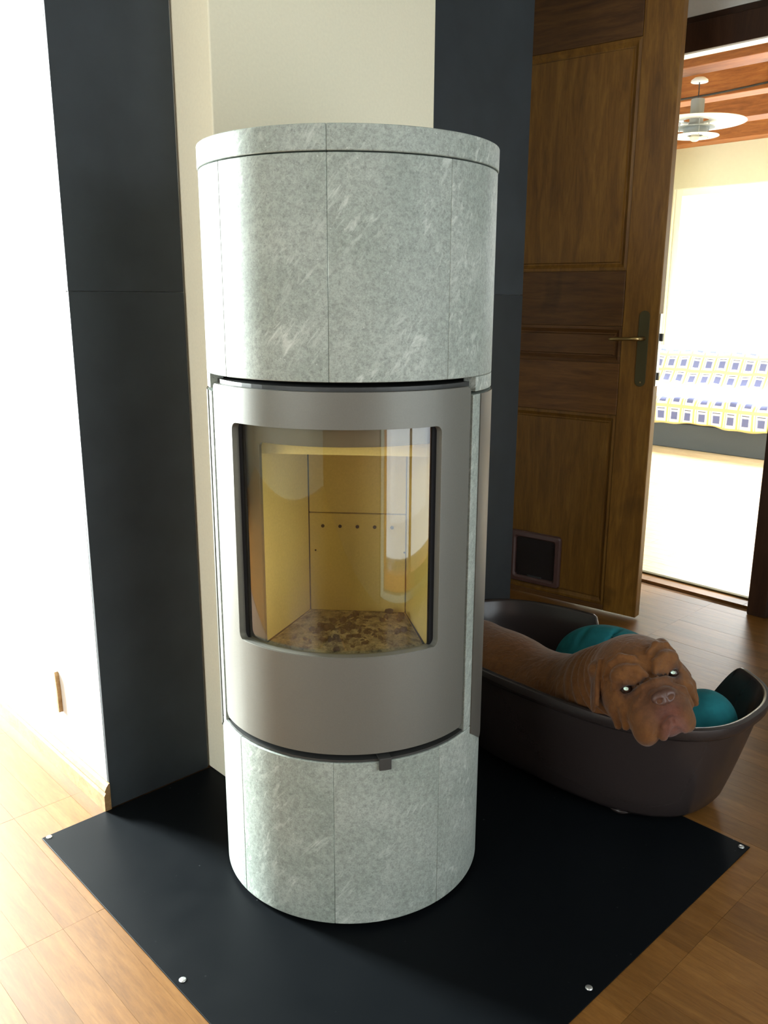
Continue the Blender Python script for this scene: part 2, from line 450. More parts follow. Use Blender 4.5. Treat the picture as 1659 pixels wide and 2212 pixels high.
# outer walls of the room (behind and beside the viewer) with their openings
def wall_with_opening(name, axis, pos, thick, lo, hi, o0, o1, z0, z1, mat):
    bm = bmesh.new()
    def b(a0, a1, c0, c1):
        if a1-a0 < 1e-4 or c1-c0 < 1e-4: return
        pts = []
        for z in (c0, c1):
            for t in (pos, pos+thick):
                for a in (a0, a1):
                    pts.append(bm.verts.new(W(a, t, z) if axis == 's' else W(t, a, z)))
        for f in ((0,1,3,2), (4,6,7,5), (0,4,5,1), (2,3,7,6), (0,2,6,4), (1,5,7,3)): bm.faces.new([pts[k] for k in f])
    b(lo, o0, 0, 2.6); b(o1, hi, 0, 2.6); b(o0, o1, 0, z0); b(o0, o1, z1, 2.6)
    return finish(name, bm, mat, kind='structure')
def window(name, axis, pos, o0, o1, z0, z1, mat, bars=1):
    """a framed window: frame members, a mullion and panes as its parts"""
    root = empty(name, W(*( ((o0+o1)/2, pos) if axis == 's' else (pos, (o0+o1)/2) ), z0), AZ if axis == 's' else AZ-PI/2, kind='structure')
    w2, h = (o1-o0)/2, z1-z0
    for x0, x1, c0, c1 in ((-w2, -w2+.06, 0, h), (w2-.06, w2, 0, h), (-w2+.06, w2-.06, 0, .07), (-w2+.06, w2-.06, h-.06, h)):
        box('frame', x0, x1, -.03, .03, c0, c1, mat, root, .004)
    for k in range(bars):
        xc = -w2 + (k+1)*(o1-o0)/(bars+1)
        box('mullion', xc-.035, xc+.035, -.03, .03, .07, h-.06, mat, root, .004)
    for k in range(bars+1):
        a = -w2+k*(o1-o0)/(bars+1)+.045; b = -w2+(k+1)*(o1-o0)/(bars+1)-.045
        box('pane', a, b, -.004, .004, .07, h-.06, M['glass'], root)
    return root
wall_with_opening('wall_window', 's', -2.4, -.12, -3.6, S_L, -1.32, -.64, .03, 2.2, M['dim_wall'])
window('window_1', 's', -2.46, -1.32, -.64, .03, 2.2, M['white_trim'], 0)
wall_with_opening('wall_front', 's', 2.4, .12, -3.6, 2.1, -.45, 1.1, .03, 2.2, M['dim_wall'])
window('window_2', 's', 2.46, -.45, 1.1, .03, 2.2, M['orange_wood'], 1)
wall_with_opening('wall_rear', 'q', -3.6, -.12, -2.52, 2.52, .1, 1.7, .85, 2.15, M['dim_wall'])
window('window_3', 'q', -3.66, .1, 1.7, .85, 2.15, M['white_trim'], 1)
box_sq('unseen_dark_board', -3.58, -.55, 2.30, 2.395, 0.0, 2.58, M['frame_wood'], kind='structure')  # unseen dark board, added to darken the reflection in the stove glass
box_sq('ceiling', -3.7, 2.3, -2.5, 2.5, 2.6, 2.7, M['dark_ceiling'], kind='structure')
# wall with the doorway to the next room
wall_with_opening('wall_right', 'q', 2.06, .20, -.9, 2.4, -.44, .436, 0, 2.085, M['plaster_grey'])
box_sq('wall_passage', .35, 2.06, -.80, -.70, 0, 2.6, M['plaster_grey'], kind='structure')
wb = empty('door_1', W(2.05, 0, 0), AZ, kind='structure')
def dloc(name, s0, s1, q0, q1, z0, z1, mat, bev=.003):
    return box(name, s0-2.05, s1-2.05, -q1, -q0, z0, z1, mat, wb, bev)
dloc('jamb', 2.035, 2.262, .436, .506, 0, 2.058, M['frame_wood'])
dloc('jamb', 2.035, 2.262, -.506, -.436, 0, 2.058, M['frame_wood'])
dloc('lintel', 2.035, 2.0595, -.435, .435, 1.965, 2.058, M['frame_wood'])
dloc('door_head', 2.060, 2.262, -.435, .435, 2.052, 2.084, M['frame_wood'], .001)
dloc('threshold', 2.192, 2.216, -.434, .434, -.004, .006, M['brass_plate'], .002)
box_sq('baseboard_right', 2.040, 2.0595, .52, 2.39, 0.0, .075, M['white_trim'], kind='structure')

# --- the next room: walls, ceiling, beams
wall_with_opening('wall_far', 'q', 6.16, .12, -2.4, 2.6, -2.26, .45, .62, 2.04, M['far_plaster'])
window('window_4', 'q', 6.22, -2.26, .45, .62, 2.04, M['white_trim'], 1)
box_sq('wall_far_left', 2.26, 6.2, -2.5, -2.4, 0, 2.6, M['far_plaster'], kind='structure')
wall_with_opening('wall_far_right', 's', 2.4, .12, 2.06, 6.16, 3.3, 5.6, .75, 2.15, M['far_plaster'])
window('fill_window', 's', 2.46, 3.3, 5.6, .75, 2.15, M['white_trim'], 1)  # unseen window added to let the side fill in
box_sq('ceiling_next_room', 2.2, 6.28, -2.5, 2.6, 2.56, 2.66, M['far_plaster'], kind='structure')
beams = [(3.445, 3.585, M['white_trim'], 'white painted board under the ceiling just beyond the doorway lintel'),
         (3.745, 3.93, M['orange_wood'], 'first reddish ceiling beam behind the white board'),
         (4.515, 4.655, M['orange_wood'], 'broad reddish ceiling beam behind the pendant lamp canopy'),
         (5.245, 5.425, M['orange_wood'], 'orange ceiling beam behind the white lamp shade'),
         (5.985, 6.16, M['orange_wood'], 'last orange ceiling beam against the far pale wall')]
for s0, s1, mt, lb in beams:
    o = box_sq('ceiling_beam', s0, s1, -2.39, 2.39, 2.36, 2.558, mt, bev=.004)
    o.rotation_euler = (0, 0, AZ-PI/2)
    # length along local x so the grain runs with the beam
    bm = bmesh.new(); hs, hq = (s1-s0)/2, 2.39
    bm_box(bm, -hq, hq, -hs, hs, -.099, .099); bmesh.ops.recalc_face_normals(bm, faces=bm.faces); bm.to_mesh(o.data); bm.free()
    put(o, lb, 'beam', 'ceiling beams of the next room')

# ================================================================== FLOOR PLATE
plate = empty('floor_plate', W(.1265, .529, 0), AZ, 'square black hearth plate screwed to the floor under the stove', 'hearth plate')
box('sheet', -.5415, .5415, -.529, .527, 0.0002, .003, M['plate'], plate, .0008)
def screw(s, q):
    bm = bmesh.new(); bm_lathe(bm, [(0, .003), (.0065, .003), (.0062, .0042), (.004, .0052), (0, .0054)], 14)
    o = finish('screw', bm, M['chrome'], plate, True); o.location = (s-.1265, -(q-.529), 0)
for s, q in ((-.402, .010), (-.400, .556), (.090, 1.040), (.654, 1.045), (-.400, 1.045), (.654, .53)): screw(s, q)

# ================================================================== STOVE
RS = .26
stove = empty('wood_stove', (0, 0, 0), R(-7.3), 'tall round wood stove clad in grey soapstone with a curved glass door', 'stove')
F0 = 270                                                    # the stove's own front
bm = bmesh.new(); bm_lathe(bm, [(0, .003), (.235, .003), (.235, .0125), (0, .0125)], 64); finish('plinth', bm, M['steel_dark'], stove)
for k in range(8):
    a0 = F0+45*k
    arc_prism('lower_stone_panel', .225, RS, a0+.012, a0+44.988, .0125, .341, M['stone'], stove, 1.5, .0014)
for k in range(8):
    a0 = F0+45*k
    arc_prism('upper_stone_panel', .225, RS, a0+.012, a0+44.988, 1.0025, 1.3385, M['stone'], stove, 1.5, .0014)
for a0 in (270, 90):
    arc_prism('top_ring_half', .06, RS+.0016, a0+.02, a0+179.98, 1.3405, 1.3775, M['stone'], stove, 1.5, .003)
bm = bmesh.new(); bm_lathe(bm, [(0, 1.335), (.062, 1.335), (.062, 1.372), (0, 1.372)], 40); finish('top_lid', bm, M['steel_dark'], stove)
# steel body between the two stone drums
bm = bmesh.new(); bm_lathe(bm, [(0, .3413), (.2565, .3413), (.2565, .3455), (0, .3455)], 64); finish('bottom_plate', bm, M['steel_dark'], stove)
bm = bmesh.new(); bm_lathe(bm, [(0, .986), (.247, .986), (.247, .9935), (0, .9935)], 64); finish('top_plate', bm, M['steel_dark'], stove)
arc_prism('body_shell', .222, .230, F0+62, F0+298, .352, .990, M['steel_dark'], stove, 3)
# stone sides with the steel covers
arc_prism('side_stone_panel', .238, RS, F0+60.9, F0+179.8, .3425, .972, M['stone'], stove, 2, .001)
arc_prism('side_stone_panel', .238, RS, F0+180.2, F0+299.1, .3425, .972, M['stone'], stove, 2, .001)
arc_prism('side_stone_block', .236, RS, F0+62.6, F0+179.8, .977, 1.002, M['stone'], stove, 2, .001)
arc_prism('side_stone_block', .236, RS, F0+180.2, F0+297.4, .977, 1.002, M['stone'], stove, 2, .001)
zlow = lambda a: max(.285, .345-.0029*(abs((a-F0+180) % 360-180)-60.3))
arc_prism('side_cover', RS+.0003, RS+.0022, F0+66.8, F0+150, .3, .972, M['cover_steel'], stove, 1.5, 0, zb=zlow)
arc_prism('side_cover', RS+.0003, RS+.0022, F0+210, F0+293.2, .3, .972, M['cover_steel'], stove, 1.5, 0, zb=zlow)
# fire door
door = empty('door', (0, 0, 0)); door.parent = stove
arc_frame('door_frame', .2585, .022, F0-59.6, F0+59.6, .357, .987, F0-43.2, F0+43.0, .5385, .9275, .012, .012, M['steel'], door)
arc_frame('gasket', .2455, .006, F0-44.5, F0+44.3, .522, .942, F0-41.2, F0+40.8, .5340, .9320, .006, .006, M['black_gasket'], door)
arc_prism('glass', .2395, .2435, F0-45, F0+45, .532, .934, M['stove_glass'], door, 1.5)
arc_prism('door_lip', .2442, .2578, F0-42.6, F0+42.4, .5330, .5396, M['steel'], door, 2)
arc_frame('inner_frame', .233, .006, F0-58, F0+58, .47, .96, F0-34.0, F0+45.3, .488, .8955, .02, .008, M['inner_steel'], stove)
# air lever under the door
bm = bmesh.new()
for x0, x1, y0, y1, z0, z1 in ((-.011, .011, -.262, -.225, .3445, .3500), (-.011, .011, -.2665, -.2615, .327, .3500)): bm_box(bm, x0, x1, y0, y1, z0, z1)
lev = finish('air_lever', bm, M['steel_dark'], stove); lev.rotation_euler = (0, 0, R(20.0)); bevel(lev, .001)
# fire chamber
cham = empty('fire_chamber', (0, 0, 0)); cham.parent = stove
YB, ZF = .105, .487
box('back_plate', -.100, .100, YB, YB+.025, ZF, .699, M['vermiculite'], cham, .0015)
box('back_plate', -.100, .100, YB, YB+.025, .701, .955, M['vermiculite'], cham, .0015)
for k in range(5):
    bm = bmesh.new(); bm_lathe(bm, [(0, 0), (.0036, 0), (.0036, .002), (0, .002)], 12)
    o = finish('air_hole', bm, M['black'], cham); o.rotation_euler = (PI/2, 0, 0); o.location = (-.072+.036*k, YB+.0005, .672)
for x, z in ((-.088, .619), (.098, .619)):
    bm = bmesh.new(); bm_lathe(bm, [(0, 0), (.002, 0), (.002, .0015), (0, .0015)], 10)
    o = finish('air_hole', bm, M['black'], cham); o.rotation_euler = (PI/2, 0, 0); o.location = (x, YB+.0005, z)
for sg in (-1, 1):
    bm = bmesh.new(); p = [(sg*.102, YB), (sg*.172, -.135), (sg*.195, -.128), (sg*.125, YB+.02)]
    bm_loft(bm, [[(x, y, z) for x, y in p] for z in (ZF, .955)]); finish('side_plate', bm, M['vermiculite'], cham)
bm = bmesh.new(); bm_loft(bm, [[(x, y, z) for x, y in ((-.165, -.135), (.165, -.135), (.10, YB), (-.10, YB))] for z in (ZF-.02, ZF)]); finish('hearth_floor', bm, M['vermiculite'], cham)
bm = bmesh.new()
bm_loft(bm, [[(-.168, -.150, .868), (.168, -.150, .868), (.168, -.150, .890), (-.168, -.150, .890)], [(-.1, YB, .930), (.1, YB, .930), (.1, YB, .950), (-.1, YB, .950)]])
finish('baffle', bm, M['vermiculite'], cham)
bm = bmesh.new(); bm_loft(bm, [[(x, y, z) for x, y in ((-.205, -.10), (-.19, -.145), (-.12, -.20), (0, -.225), (.12, -.20), (.19, -.145), (.205, -.10))] for z in (.470, ZF-.001)]); finish('front_sill', bm, M['steel_dark'], cham)
# ash bed and charred crumbs
bm = bmesh.new(); N = 60
g = [[None]*N for _ in range(N)]
for i in range(N):
    for j in range(N):
        y = -.14+.243*j/(N-1); hw = .098+(.105-y)*(.165-.098)/.24
        x = -hw+2*hw*i/(N-1)
        h = .010*math.exp(-((x-.01)**2+(y+.03)**2)/.0055)+.004*rng.rand()+.004*math.sin(31*x+9*y)*math.cos(27*y-5*x)**2
        edge = min(1, 9*min(i, j, N-1-i, N-1-j)/N)
        g[i][j] = bm.verts.new((x, y, ZF+.001+max(0, h+.004)*edge))
for i in range(N-1):
    for j in range(N-1): bm.faces.new((g[i][j], g[i+1][j], g[i+1][j+1], g[i][j+1]))
ta = NT('ash'); va = ta.coord()
M['ash'] = ta.set(Base_Color=ta.ramp(ta.noise(va, 42, 5, .8), [(.36, (.03, .03, .028)), (.48, (.20, .19, .15)), (.68, (.45, .43, .34))]), Roughness=.95, Specular_IOR_Level=.1)
ash = finish('ash_bed', bm, M['ash'], cham, True, kind='stuff')
bm = bmesh.new()
for k in range(150):
    a, d = rng.rand()*2*PI, abs(rng.normal(0, .045)); x, y = .008+d*math.cos(a)*1.1, -.035+d*math.sin(a)*1.0
    if abs(y+.02) > .11 or abs(x) > .13: continue
    s = .0025+.006*rng.rand()
    mt = Matrix.Translation((x, y, ZF+.008+.006*rng.rand())) @ Matrix.Rotation(rng.rand()*6, 4, Vector(rng.normal(0, 1, 3)).normalized()) @ Matrix.Diagonal((s*1.5, s, s*.8, 1))
    bmesh.ops.create_icosphere(bm, subdivisions=1, radius=1, matrix=mt)
finish('charcoal', bm, plain('charcoal_bits', (.035, .030, .026), .9), cham, kind='stuff')
# flue to the chimney, straight back from the rear of the upper drum
bm = bmesh.new()
bm_tube(bm, [(0, .225, 1.17), (0, .44, 1.17)], .07, 24); fp = finish('flue_pipe', bm, M['steel_dark'], stove, True)

# ================================================================== DOOR LEAF (open, behind the slate wall)
DW, DH, DT = .86, 2.16, .04
lock = Vector((1.0265, 1.2715)); dd = Vector((math.cos(R(-40)), math.sin(R(-40))))
hinge = lock - dd*DW
dl = empty('panel_door', (hinge.x, hinge.y, .008), R(-40), 'old brown panelled wooden door standing open beside the slate wall', 'door')
def dbox(name, x0, x1, y0, y1, z0, z1, mat, bev=.003, par=None): return box(name, x0, x1, y0, y1, z0, z1, mat, par or dl, bev)
dbox('stile', DW-.125, DW, 0, DT, 0, DH, M['door_wood'])
dbox('stile', 0, .125, 0, DT, 0, DH, M['door_wood'])
for z0, z1 in ((0, .020), (.725, .905), (1.030, 1.215), (1.930, DH)):
    dbox('rail', .1252, DW-.1252, .0005, DT, z0, z1, M['rail_wood'])
for z0, z1 in ((.0205, .7245), (.9055, 1.0295), (1.2155, 1.9295)):
    # moulded strip round a raised field
    bm = bmesh.new(); x0, x1 = .1254, DW-.1254
    def rect(x0, x1, z0, z1, y): return [(x0, y, z0), (x1, y, z0), (x1, y, z1), (x0, y, z1)]
    bm_loft(bm, [rect(x0, x1, z0, z1, .030), rect(x0, x1, z0, z1, .004), rect(x0+.010, x1-.010, z0+.010, z1-.010, .0025), rect(x0+.022, x1-.022, z0+.022, z1-.022, .011),
                 rect(x0+.026, x1-.026, z0+.026, z1-.026, .011), rect(x0+.029, x1-.029, z0+.029, z1-.029, .0045)])
    finish('panel', bm, M['door_wood'] if z1-z0 > .2 else M['rail_wood'], dl)
# long brass plate, lever, lock
bm = bmesh.new(); pts = []
for k in range(13): a = PI*k/12; pts.append((.0185*math.cos(a), 1.066+.0185*math.sin(a)))
for k in range(13): a = PI+PI*k/12; pts.append((.0185*math.cos(a), .850+.0185*math.sin(a)))
bm_loft(bm, [[(DW-.048+x, y, z) for x, z in pts] for y in (.0, -.0035)])
hp = finish('handle_plate', bm, M['brass_plate'], dl); bevel(hp, .001)
bm = bmesh.new(); bm_tube(bm, [(DW-.045, 0, .993), (DW-.045, -.018, .993), (DW-.045, -.040, .993), (DW-.052, -.050, .993), (DW-.075, -.052, .9925), (DW-.11, -.052, .991), (DW-.140, -.051, .990), (DW-.150, -.050, .990)],
                       [.007, .007, .0075, .0075, .006, .0062, .0058, .003], 10)
finish('lever', bm, M['brass'], hp, True)
bm = bmesh.new(); bm_lathe(bm, [(0, 0), (.003, 0), (.003, .0015), (0, .002)], 10); o = finish('plate_screw', bm, M['brass'], hp); o.rotation_euler = (PI/2, 0, 0); o.location = (DW-.046, -.0034, .846)
lp = dbox('lock_plate', DW, DW+.0025, .009, .031, .835, 1.075, M['chrome'], .0006)
o = box('latch', DW+.0025, DW+.012, .014, .027, .985, 1.010, M['steel_dark'], lp, .001)
o = box('bolt', DW+.0025, DW+.008, .014, .027, .855, .880, M['steel_dark'], lp, .001)
# cat flap low in the lower panel
bm = bmesh.new(); cx, cz = DW-.412, .147
def rr(w, h, r, y, n=5):
    out = []
    for sx, sz, a0 in ((1, 1, 0), (-1, 1, 90), (-1, -1, 180), (1, -1, 270)):
        for k in range(n): a = R(a0+90*k/(n-1)); out.append((cx+sx*(w-r)+r*math.cos(a), y, cz+sz*(h-r)+r*math.sin(a)))
    return out
fw_, fh_ = .107, .102
bm_loft(bm, [rr(fw_, fh_, .014, .012), rr(fw_, fh_, .014, -.004), rr(fw_-.004, fh_-.004, .012, -.010), rr(fw_-.018, fh_-.018, .012, -.012), rr(fw_-.024, fh_-.024, .012, -.006), rr(fw_-.024, fh_-.024, .012, .012)], False, False)
fr = finish('cat_flap', bm, M['flap_frame'], dl, label='small dark cat flap with a brown plastic frame'); bevel(fr, .001)
bm = bmesh.new(); bm_loft(bm, [rr(fw_-.025, fh_-.025, .011, .002), rr(fw_-.025, fh_-.025, .011, .006)]); finish('flap', bm, M['flap'], fr)
bm = bmesh.new(); bm_loft(bm, [[(cx+x, y, cz-.078+z) for x, z in ((-.03, -.006), (.03, -.006), (.03, .006), (-.03, .006))] for y in (-.001, .003)]); finish('flap_latch', bm, M['steel_dark'], fr)
for z in (.25, 1.9):
    bm = bmesh.new(); bm_lathe(bm, [(0, z), (.008, z), (.008, z+.09), (0, z+.09)], 12); o = finish('hinge', bm, M['brass_plate'], dl); o.location = (-.009, .0, 0)

# ================================================================== NEXT ROOM: DAYBED, BLANKET, LAMP
bedl = empty('daybed', W(5.20, -1.2, 0), AZ, 'low daybed with a dark base under a plaid blanket by the far wall', 'bed')
BL0, BL1 = -1.0, 2.25                                       # local y (towards -q) limits; right end to +q
box('base', .0, .90, -2.3, 1.05, .0, .195, M['dark_base'], bedl, .006)
box('mattress', .0, .90, -2.3, 1.05, .198, .36, M['white_trim'], bedl, .04)
# blanket: front overhang, seat, raised back part, with plaid uv
prof = [(-.028, .196), (-.030, .230), (-.030, .300), (-.024, .350), (-.005, .385), (.04, .400), (.15, .404), (.30, .400), (.45, .400), (.55, .410), (.62, .45), (.67, .53), (.71, .63), (.75, .70), (.80, .735), (.86, .735), (.90, .70)]
L = [0.0]
for a, b in zip(prof, prof[1:]): L.append(L[-1]+math.hypot(b[0]-a[0], b[1]-a[1]))
bm = bmesh.new(); uvl = bm.loops.layers.uv.new('UVMap'); NY = 120; rows = []
for j in range(NY+1):
    y = -2.3+3.37*j/NY; row = []
    for i, (x, z) in enumerate(prof):
        w = .006*math.sin(y*17+i*.7)+.004*math.sin(y*41+i)
        row.append(bm.verts.new((x+(w if i < 4 else 0), y, z+(w*.7 if i > 3 else (.010*math.sin(y*9)+.004*math.sin(y*31) if i == 0 else 0)))))
    rows.append(row)
PER = .135; PERU = .112
for j in range(NY):
    for i in range(len(prof)-1):
        f = bm.faces.new((rows[j][i], rows[j+1][i], rows[j+1][i+1], rows[j][i+1]))
        for lp_, (jj, ii) in zip(f.loops, ((j, i), (j+1, i), (j+1, i+1), (j, i+1))):
            lp_[uvl].uv = ((-2.3+3.37*jj/NY)/PERU, (L[ii]-.025)/PER)
bl = finish('blanket', bm, M['plaid'], None, True)
bl.location = W(5.20, -1.2, 0); bl.rotation_euler = (0, 0, AZ)
so = bl.modifiers.new('solid', 'SOLIDIFY'); so.thickness = .006; so.offset = -1
put(bl, 'white blue and yellow plaid blanket spread over the daybed', 'blanket')

LP = Vector((2.013, 3.680))
lamp = empty('pendant_lamp', (LP.x, LP.y, 2.36), 0, 'white disc pendant lamp with a grey tube hanging below the beams', 'lamp')
def lz(name, prof, mat, seg=40, smooth=True):
    bm = bmesh.new(); bm_lathe(bm, prof, seg); o = finish(name, bm, mat, lamp, smooth)
    try: o.data.set_sharp_from_angle(angle=R(40))
    except Exception: pass
    return o
lz('canopy', [(0, .0), (.030, .0), (.046, -.012), (.048, -.022), (.046, -.024), (0, -.024)], M['lamp_white'])
bm = bmesh.new(); bm_tube(bm, [(0, 0, -.022), (.001, 0, -.07), (0, 0, -.115)], .0028, 8); finish('cord', bm, M['black'], lamp)
lz('socket_tube', [(0, -.112), (.036, -.112), (.038, -.118), (.038, -.235), (.048, -.255), (.066, -.262), (.068, -.300), (0, -.300)], M['lamp_grey'])
lz('collar_ring', [(.069, -.262), (.108, -.262), (.110, -.265), (.108, -.268), (.069, -.268)], M['lamp_grey'])
bm = bmesh.new()
pr = [(.070, -.222), (.140, -.224), (.275, -.236), (.277, -.239), (.274, -.240), (.140, -.229), (.072, -.227)]
rings = [[(r*math.cos(2*PI*i/64), r*math.sin(2*PI*i/64), z) for i in range(64)] for r, z in pr]
bm_loft(bm, rings+[rings[0]], False, False); bmesh.ops.remove_doubles(bm, verts=bm.verts, dist=1e-6); finish('disc_shade', bm, M['lamp_white'], lamp, True)
bm = bmesh.new()
pr = [(.044, -.305), (.132, -.309), (.134, -.312), (.131, -.313), (.044, -.309)]
rings = [[(r*math.cos(2*PI*i/48), r*math.sin(2*PI*i/48), z) for i in range(48)] for r, z in pr]
bm_loft(bm, rings+[rings[0]], False, False); bmesh.ops.remove_doubles(bm, verts=bm.verts, dist=1e-6); finish('lower_ring', bm, M['lamp_white'], lamp, True)
for k in range(3):
    a = R(20+120*k); bm = bmesh.new(); bm_tube(bm, [(.095*math.cos(a), .095*math.sin(a), z) for z in (-.224, -.27, -.315)], .0025, 8); finish('rod', bm, M['lamp_grey'], lamp)
lz('bulb', [(0, -.298), (.014, -.299), (.024, -.308), (.030, -.318), (.026, -.332), (.014, -.339), (0, -.341)], plain('bulb_glass', (.75, .70, .55), .3), 24)
# cable sagging along the face of the broad beam
bm = bmesh.new(); bm_tube(bm, [(0, -q, .045+.035*math.sin(2.1*(q+.6))-.012*(q+.9)) for q in np.linspace(-2.3, 2.3, 50)], .006, 6)
cb = put(finish('lamp_cable', bm, M['black'], None, True), 'thin dark cable drooping along the broad reddish ceiling beam', 'cable')
cb.location = W(4.508, 0, 2.36); cb.rotation_euler = (0, 0, AZ)

# small wooden strip on the bright left wall
bm = bmesh.new(); bm_loft(bm, [[W(S_L-t, -.229+a, z) for a, z in ((-.0045, .160), (.0050, .160), (.0042, .215), (-.0005, .252), (-.0035, .262), (-.0050, .250))] for t in (.0003, .010)])
put(finish('wooden_strip', bm, M['skirting'], None), 'small pointed light wood strip fixed on the bright left wall', 'trim')

# ================================================================== DOG BED
BA = Vector((.655, -.756, 0)); BB = Vector((.756, .655, 0))
bc = BB*.66 + BA*.108
pbed = empty('dog_bed', (bc.x, bc.y, 0), math.atan2(-.756, .655), 'oval brown grey plastic dog bed standing half on the black plate', 'dog bed')
NTH = 300
def sup(th, a, b, n=2.6):
    c, s_ = math.cos(th), math.sin(th)
    return (a*math.copysign(abs(c)**(2/n), c), b*math.copysign(abs(s_)**(2/n), s_))
def sstep(e0, e1, x):
    t = min(1, max(0, (x-e0)/(e1-e0))); return t*t*(3-2*t)
def rim_h(th):
    x, y = sup(th, .432, .252)
    if y < .05: return .28
    d = sstep(-.125, -.075, x)*(1-sstep(.225, .315, x))
    return .28-.15*d
bm = bmesh.new(); rings = []
def half(z):
    t = min(1, max(0, z/.28)); k = t**.85
    return .350+.082*k, .196+.056*k
ths = [2*PI*k/NTH for k in range(NTH)]
def ring(fz, off):
    out = []
    for th in ths:
        h = rim_h(th); z = fz(h); a, b = half(z)
        x, y = sup(th, a+off, b+off); out.append((x, y+.008*(1-z/.28), z))
    return out
rings.append(ring(lambda h: .012, -.022)); rings.append(ring(lambda h: .016, -.008)); rings.append(ring(lambda h: .030, 0))
for t in (.2, .4, .6, .8, 1.0): rings.append(ring(lambda h, t=t: .030+(h-.034-.030)*t, 0))
rings.append(ring(lambda h: h-.031, .010)); rings.append(ring(lambda h: h-.026, .013)); rings.append(ring(lambda h: h-.010, .013))
rings.append(ring(lambda h: h-.003, .010)); rings.append(ring(lambda h: h, .003)); rings.append(ring(lambda h: h-.001, -.003)); rings.append(ring(lambda h: h-.006, -.006))
for t in (.8, .6, .4, .2): rings.append(ring(lambda h, t=t: .045+(h-.010-.045)*t, -.006))
rings.append(ring(lambda h: .040, -.012)); rings.append(ring(lambda h: .030, -.03))
bm_loft(bm, rings)
shell = finish('shell', bm, M['bed_plastic'], pbed, True)
try: shell.data.set_sharp_from_angle(angle=R(45))
except Exception: pass
for x, y in ((.215, -.128), (-.215, -.128), (.215, .128), (-.215, .128)):
    bm = bmesh.new(); bm_lathe(bm, [(0, .0032), (.026, .0032), (.030, .008), (.030, .0135), (0, .0135)], 20)
    o = finish('foot', bm, M['bed_plastic'], pbed, True); o.location = (x, y, 0)

# ================================================================== SMOOTH FIELD MESHES (dog and cushions)
def ell(c, r, rot=None): return ('e', np.array(c, float), np.array(r, float), None if rot is None else np.array(rot, float))
def capn(a, b, ra, rb, wr=0.0, wl=.035): return ('c', np.array(a, float), np.array(b, float), ra, rb, wr, wl)
def prim_d(p, P):
    if p[0] == 'e':
        q = P-p[1]
        if p[3] is not None: q = q@p[3]
        k0 = np.sqrt(((q/p[2])**2).sum(-1)); k1 = np.sqrt(((q/p[2]**2)**2).sum(-1))
        return k0*(k0-1)/np.maximum(k1, 1e-9)
    a, b, ra, rb, wr, wl = p[1:]
    ab = b-a; Lh = (ab@ab); t0 = ((P-a)@ab)/Lh; t = np.clip(t0, 0, 1)
    d = np.sqrt(((P-a-t[..., None]*ab)**2).sum(-1))-(ra+(rb-ra)*t)
    if wr: d = d - wr*np.sin(2*PI*t0*math.sqrt(Lh)/wl)*np.clip(1-abs(t0-.5)*1.6, 0, 1)
    return d
def prim_box(p, mar):
    if p[0] == 'e': m_ = p[2].max()+mar; return p[1]-m_, p[1]+m_
    m_ = max(p[3], p[4])+mar; return np.minimum(p[1], p[2])-m_, np.maximum(p[1], p[2])+m_
def combine(d, e, op, k):
    if op == 'u':
        h = np.clip(.5+.5*(d-e)/k, 0, 1); return d+(e-d)*h-k*h*(1-h)
    h = np.clip(.5-.5*(d+e)/k, 0, 1); return d+(-e-d)*h+k*h*(1-h)
def field(ops, P):
    d = np.full(P.shape[:-1], .3)
    for op, p, k in ops: d = combine(d, prim_d(p, P), op, k)
    return d
